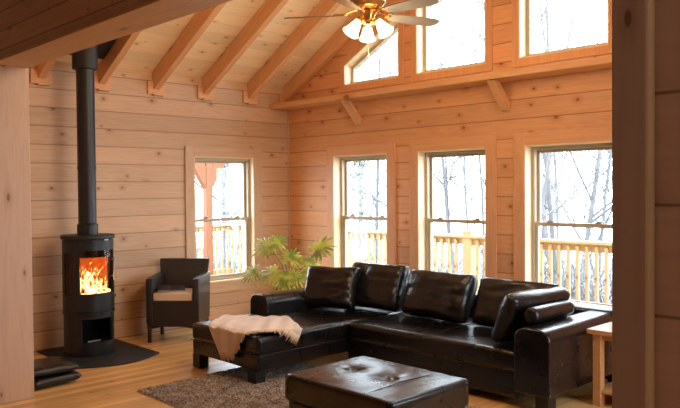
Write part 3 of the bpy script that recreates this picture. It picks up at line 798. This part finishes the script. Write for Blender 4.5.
def cushion(w, h, t, wr=.014, pinch=.07, seed=0.0, n=26, ex=.36, crn=.05):
    mb = MB(); bm = mb.bm
    def P(u, v, s):
        k = max(0.0, (1 - u**4) * (1 - v**4)) ** ex
        cn = 1 - crn * (abs(u) * abs(v)) ** 5; x = w/2 * u * (1 - pinch * (1 - v*v)) * cn; z = h/2 * v * (1 - pinch * (1 - u*u)) * cn
        cr = rnoise((x + seed, z * 1.0, s + seed), 5.5) + .6 * rnoise((x * .6 + seed, z * 2.4, s - seed), 9.0)
        rad = math.sin(10 * math.atan2(z, x) + seed) * .25 * (abs(u) ** 3 + abs(v) ** 3) * .5
        return (x, s * (t/2 * k + (wr * (cr + rad)) * min(1, k * 1.6)), z + h / 2)
    gf = {}
    for s in (-1, 1):
        for i in range(n + 1):
            for j in range(n + 1):
                u, v = -1 + 2*i/n, -1 + 2*j/n
                if s == 1 and (i in (0, n) or j in (0, n)): gf[(s, i, j)] = gf[(-1, i, j)]
                else: gf[(s, i, j)] = bm.verts.new(P(u, v, s))
        for i in range(n):
            for j in range(n): mb.face([gf[(s, i, j)], gf[(s, i+1, j)], gf[(s, i+1, j+1)], gf[(s, i, j+1)]])
    return mb
def place_cushion(label, w, h, t, loc, rz, tilt, seed, roll=0.0, name='sofa_cushion', group='loose back cushions on the sofa', pinch=.04, wr=.021):
    mb = cushion(w, h, t, wr, pinch, seed)
    mb.warp(lambda c: Matrix.Rotation(tilt, 3, 'X') @ (Matrix.Rotation(roll, 3, 'Y') @ c))
    o = mb.build(name, M['leather2'], None, 180); o.location = loc; o.rotation_euler = (0, 0, rz)
    tag(o, label, 'cushion', group); return o
place_cushion('square dark leather cushion leaning by the left armrest, nearest the plant', .58, .44, .20, (2.06, -1.25, .415), .40, R(-24), 1.3, pinch=.09)
place_cushion('dark leather back cushion second from the left, below the left sash window', .70, .465, .22, (2.37, -.99, .42), .06, R(-24), 4.1, pinch=.06)
place_cushion('broad dark leather back cushion below the middle sash window', .73, .445, .22, (3.12, -.97, .412), 0.0, R(-22), 7.7)
place_cushion('dark leather back cushion partly hidden by the cushion on the right armrest', .74, .43, .20, (3.87, -.93, .412), 0.02, R(-22), 9.2)
place_cushion('dark leather cushion leaning on the right armrest', .68, .42, .19, (4.07, -1.07, .415), R(-100), R(-27), 12.6, group='loose back cushions on the sofa')
mb = MB(); L = .56
mb.lathe([(0, 0), (.040, .003), (.056, .012), (.060, .04), (.060, L - .04), (.056, L - .012), (.040, L - .003), (0, L)], 24, mat=Matrix.Rotation(-PI/2, 4, 'X'))
o = mb.build('bolster_cushion', M['leather'], None, 180); o.location = (4.345, -1.40, .648); tag(o, 'dark leather roll bolster lying along the right armrest', 'cushion')

# throw blanket folded over the chaise corner
A, B, C_, D_ = Vector((1.65, -2.18)), Vector((2.06, -1.77)), Vector((2.67, -2.08)), Vector((2.09, -2.72))
D2_ = Vector((2.25, -2.70))
def low_edge(u): return D_.lerp(D2_, u / .16) if u < .16 else D2_.lerp(C_, (u - .16) / .84)
SEATZ, XR, YFR = .420, 2.592, -2.50
def drape(x, y):
    z = SEATZ + .004 * rnoise((x, y, 0), 9)
    if y < YFR:
        e_ = YFR - y; z -= e_; y = YFR - .012 - .03 * e_ * abs(math.sin(x * 16))
    elif y < YFR + .06: z -= .02 * (1 - (y - YFR) / .06) ** 2
    if x > XR:
        e_ = x - XR; z -= e_; x = XR + .012
    return Vector((x, y, z))
def q2(u, v): return A.lerp(B, u).lerp(low_edge(u), v)
def thr(u, v):
    p = q2(u, v); w = Vector(drape(p.x, p.y))
    w.z += .010 * (rnoise((p.x * 3, p.y * 1.2, 3), 3.5) + .5) + .006 * math.sin(u * 26 + 3 * v)
    return w
bl = thing('throw_blanket', 'cream fringed throw blanket draped over the chaise corner', 'blanket', (0, 0, 0))
mb = MB(); mb.grid(thr, 46, 56); g = mb.build('cloth', M['throw'], bl, 180, False)
md = g.modifiers.new('thick', 'SOLIDIFY'); md.thickness = .010; md.offset = 1
mb = MB(); rb = random.Random(3)
for k in range(120):
    u = (k + .5) / 120; q0 = q2(u, .985); q1 = q2(u + rb.uniform(-.02, .02), 1.0) ; dd = (q2(u, 1.0) - q2(u, .9)).normalized()
    e1 = q0 + dd * .035; e2 = q0 + dd * rb.uniform(.06, .085) + Vector((rb.uniform(-.012, .012), rb.uniform(-.012, .012)))
    P = [drape(q.x, q.y) + Vector((0, 0, .008)) for q in (q0, e1, e2)]
    P[2] += Vector((rb.uniform(-.006, .006), rb.uniform(-.012, 0), 0))
    mb.tube(P, [.0055, .0065, .0035], 5)
mb.build('fringe', M['fringe'], bl, 180)

# ================================================================== OTTOMAN
ot = thing('ottoman', 'low rectangular dark leather ottoman with tufted top', 'ottoman', (0, 0, 0))
OX0, OX1, OY0, OY1 = 3.55, 4.475, -3.02, -2.295
mb = MB(); mb.box(OX0, OX1, OY0, OY1, .215, .385)
for ax, n, a, b in ((0, 34, OX0, OX1), (1, 26, OY0, OY1), (2, 3, .215, .385)):
    for k in range(1, n):
        co = [0, 0, 0]; no = [0, 0, 0]; co[ax] = a + (b - a) * k / n; no[ax] = 1
        bmesh.ops.bisect_plane(mb.bm, geom=mb.bm.verts[:] + mb.bm.edges[:] + mb.bm.faces[:], plane_co=co, plane_no=no)
mb.bevel(.03, 3, 40)
TU = [(3.79, -2.61), (4.10, -2.61)]
def ow(c):
    u, v = (c.x - (OX0 + OX1)/2) / ((OX1 - OX0)/2), (c.y - (OY0 + OY1)/2) / ((OY1 - OY0)/2)
    t = max(0, min(1, (c.z - .22) / .165)); z = c.z + .008 + .006 * (1 - u**4) * (1 - v**4) * t
    for tx, ty in TU:
        dx, dy = c.x - tx, c.y - ty; q = math.hypot(dx, dy); an = math.atan2(dy, dx)
        z -= t * (.040 * math.exp(-(q/.024)**2) + .016 * math.exp(-(q/.10)**2) * (1 + .5 * math.sin(6*an + tx*9)))
    z += t * .0028 * (rnoise((c.x*1.6, c.y*.8, 1), 9) + rnoise((c.x, c.y, 4), 17) * .5)
    return (c.x + .004*rnoise(c, 6), c.y + .004*rnoise(c + Vector((3, 0, 0)), 6), z)
mb.warp(ow); mb.build('cushion_top', M['leather'], ot, 180)
soft_box(OX0 + .02, OX1 - .02, OY0 + .02, OY1 - .02, .06, .22, .012, None, 0, .002).build('base', M['leather'], ot, 180)
for x in (OX0 + .09, OX1 - .09):
    for y in (OY0 + .09, OY1 - .09): MB().box(x - .035, x + .035, y - .035, y + .035, .022, .065).build('leg', M['foot'], ot)
for tx, ty in TU: MB().lathe([(0, .362), (.013, .360), (.015, .355), (0, .352)], 14, (tx, ty, 0)).build('tuft_button', M['seamthread'], ot, 180)
r_ = .352
for pts in ([(OX0 - .002, OY0 + .03, r_), (OX0 - .002, OY1 - .03, r_)], [(OX1 + .002, OY0 + .03, r_), (OX1 + .002, OY1 - .03, r_)], [(4.25, OY0 + .01, .37), (4.25, OY0 + .05, .395), (4.25, -2.7, .406), (4.25, OY1 - .05, .395), (4.25, OY1 - .01, .37)]):
    MB().tube(pts, .0026, 6).build('seam_piping', M['seamthread'], ot, 180)

# ================================================================== RUG
RX0, RX1, RY0, RY1 = 1.96, 4.62, -3.21, -1.72
mb = MB(); rr = random.Random(2)
def rugf(u, v):
    x, y = RX0 + (RX1 - RX0)*u, RY0 + (RY1 - RY0)*v
    ed = min(u*(RX1-RX0), (1-u)*(RX1-RX0), v*(RY1-RY0), (1-v)*(RY1-RY0))
    z = .020 * min(1, .12 + ed / .03) + (rr.uniform(-.005, .007) if ed > .004 else 0)
    k = .012 if ed < .004 else .004
    return (x + rr.uniform(-k, k), y + rr.uniform(-k, k), max(.002, z))
mb.grid(rugf, 220, 130)
o = mb.build('area_rug', M['rug'], None, None); tag(o, 'grey brown shag rug under the ottoman', 'rug')

# ================================================================== SIDE TABLE
tb = thing('side_table', 'honey wood side table at the right end of the sofa', 'table', (4.62, -1.09, 0))
TW, TD, TH = .55, .60, .552
MB().box(0, TW, 0, TD, TH - .034, TH).bevel(.004, 2).build('tabletop', M['table'], tb)
MB().box(.05, TW - .05, .045, .06, TH - .075, TH - .034).box(.05, TW - .05, TD - .06, TD - .045, TH - .075, TH - .034).box(.045, .06, .05, TD - .05, TH - .075, TH - .034).box(TW - .06, TW - .045, .05, TD - .05, TH - .075, TH - .034).build('apron', M['table'], tb)
for x in (.03, TW - .10):
    for y in (.03, TD - .10): MB().box(x, x + .062, y, y + .062, 0, TH - .034).bevel(.004, 1).build('leg', M['table'], tb)
MB().box(.04, TW - .04, .04, TD - .04, .095, .118).bevel(.003, 1).build('lower_shelf', M['table'], tb)

# ================================================================== FLOOR CUSHIONS
for z, dx, dy, rz, sd, lb in ((0, 0, 0, .12, 21.0, 'lower of two dark leather cushions stacked on the floor'), (.080, -.015, .0, -.05, 25.5, 'upper of two dark leather cushions stacked on the floor')):
    mb = cushion(.43, .43, .13, .006, .05, sd)
    mb.warp(lambda c: (c.x, c.z - .215, c.y * (.75 if c.y < 0 else .62)))
    lo = min(v.co.z for v in mb.bm.verts)
    mb.warp(lambda c: (c.x, c.y, c.z - lo))
    o = mb.build('floor_cushion', M['leather2'], None, 180); o.location = (1.19 + dx, -3.605 + dy, z + .002); o.rotation_euler = (0, 0, rz)
    tag(o, lb, 'cushion', 'stacked floor cushions')

# ================================================================== CEILING FAN
FX, FY, FZ = 3.205, -1.855, 2.925
fan = thing('ceiling_fan', 'brass ceiling fan with five blades and a light kit', 'fan', (FX, FY, FZ))
MB().lathe([(0, .27), (.035, .27), (.06, .24), (.115, .20), (.14, .15), (.14, .09), (.115, .055), (.07, .035), (0, .035)], 36).build('motor_housing', M['brass_dark'], fan, 30)
MB().tube([(0, 0, .26), (0, 0, zc(RIDGE) - .42 - FZ)], .013, 12).lathe([(0, zc(RIDGE) - .42 - FZ), (.06, zc(RIDGE) - .42 - FZ), (.07, zc(RIDGE) - .31 - FZ), (0, zc(RIDGE) - .305 - FZ)], 24).build('down_rod', M['brass'], fan, 30)
MB().lathe([(0, .04), (.06, .04), (.075, .02), (.055, -.01), (.045, -.05), (.058, -.065), (.050, -.085), (.02, -.10), (0, -.105)], 32).build('light_hub', M['brass'], fan, 30)
camdir = math.atan2(-.6931, .7208)             # towards the hall
rightdir = math.atan2(.7208, .6931)
for k, al in enumerate((28, 100, 172, 244, 316)):
    th = rightdir + R(al)
    bm_ = MB()
    prof = [(.20, .048), (.25, .058), (.45, .068), (.60, .066), (.648, .05), (.668, .0)]
    poly = [(r, -w) for r, w in prof] + [(r, w) for r, w in prof[::-1][1:]]
    bm_.prism(poly, 'z', -.004, .004)
    T = Matrix.Rotation(th, 4, 'Z') @ Matrix.Rotation(R(-12), 4, 'X')
    bm_.warp(lambda c: T @ c)
    b_ = bm_.build('blade', M['blade'] if k in (0, 4) else M['blade_w'], fan)
    im = MB(); im.tube([(.07, 0, .045), (.13, 0, .03), (.19, 0, .008)], [.014, .010, .010], 8).tube([(.17, -.034, .008), (.20, 0, .004), (.17, .034, .008)], .008, 6).box(.18, .27, -.03, .03, .004, .010)
    im.tube([(.17, .034, .008), (.235, .036, .009), (.27, 0, .009), (.235, -.036, .009), (.17, -.034, .008)], .007, 6)
    im.warp(lambda c: T @ c)
    im.build('blade_iron', M['brass'], b_, 40)
for k in range(3):
    th = rightdir + R(90 + 120 * k)
    T = Matrix.Translation((0, 0, -.045)) @ Matrix.Rotation(th, 4, 'Z') @ Matrix.Translation((.078, 0, 0)) @ Matrix.Rotation(R(-36), 4, 'Y') @ Matrix.Diagonal((.86, .86, .92, 1))
    s_ = MB().lathe([(.028, -.012), (.034, -.03), (.044, -.06), (.056, -.10), (.068, -.135), (.078, -.15), (.075, -.151), (.064, -.134), (.052, -.10), (.040, -.06), (.026, -.014)], 28, mat=T).build('lamp_shade', M['shade'], fan, 180)
    MB().tube([(.0, 0, -.02), (.04, 0, -.005), (.075, 0, -.0)], .011, 8).warp(lambda c: Matrix.Translation((0, 0, -.045)) @ Matrix.Rotation(th, 4, 'Z') @ c).lathe([(0, .012), (.028, .010), (.034, -.01), (.034, -.022), (0, -.022)], 20, mat=T).build('shade_holder', M['brass'], fan, 40)
ch_ = MB().tube([(.025, -.02, -.10), (.025, -.02, -.31)], .0012, 6).lathe([(0, 0), (.004, .006), (.004, .022), (0, .028)], 10, (.025, -.02, -.335)).build('pull_chain', M['brass'], fan, 40)

# ================================================================== LIGHT
w = bpy.data.worlds.new('overcast'); sc.world = w; w.use_nodes = True
nt = w.node_tree; bg = nt.nodes['Background']
tc = nt.nodes.new('ShaderNodeTexCoord'); sx = nt.nodes.new('ShaderNodeSeparateXYZ'); mr = nt.nodes.new('ShaderNodeMapRange')
nt.links.new(tc.outputs['Generated'], sx.inputs[0]); nt.links.new(sx.outputs[2], mr.inputs[0])
mr.inputs[1].default_value = -.1; mr.inputs[2].default_value = .9; mr.inputs[3].default_value = 1.0; mr.inputs[4].default_value = 1.25
bg.inputs[0].default_value = (.77, .90, 1.0, 1)
mm = nt.nodes.new('ShaderNodeMath'); mm.operation = 'MULTIPLY'; mm.inputs[1].default_value = 11.0
nt.links.new(mr.outputs[0], mm.inputs[0]); nt.links.new(mm.outputs[0], bg.inputs[1])
def lamp(name, typ, loc, energy, color, size=.3, target=None, **kw):
    d = bpy.data.lights.new(name, typ); d.energy = energy; d.color = color
    if typ == 'AREA': d.shape = 'DISK'; d.size = size
    elif typ == 'POINT': d.shadow_soft_size = size
    o = bpy.data.objects.new(name, d); COL.objects.link(o); o.location = loc
    if target is not None: o.rotation_euler = (Vector(target) - Vector(loc)).to_track_quat('-Z', 'Y').to_euler()
    return o
WARM = (1.0, .86, .70)
lamp('fill_ridge', 'AREA', (4.9, -2.4, 3.2), 42, (1.0, .74, .48), 1.2, (.4, -2.0, 2.7))  # added unseen fill light that warms the upper stove wall
lamp('lamp_fan', 'POINT', (FX, FY, FZ - .30), 25, (1.0, .74, .45), .12)
lamp('lamp_fire', 'POINT', (SX + .06, SY, .78), 5, (1.0, .36, .08), .06)
lamp('fill_hall', 'POINT', (8.3, -6.3, 2.7), 17, (1.0, .94, .86), .3)  # added unseen fill light for the hall boards and their edge
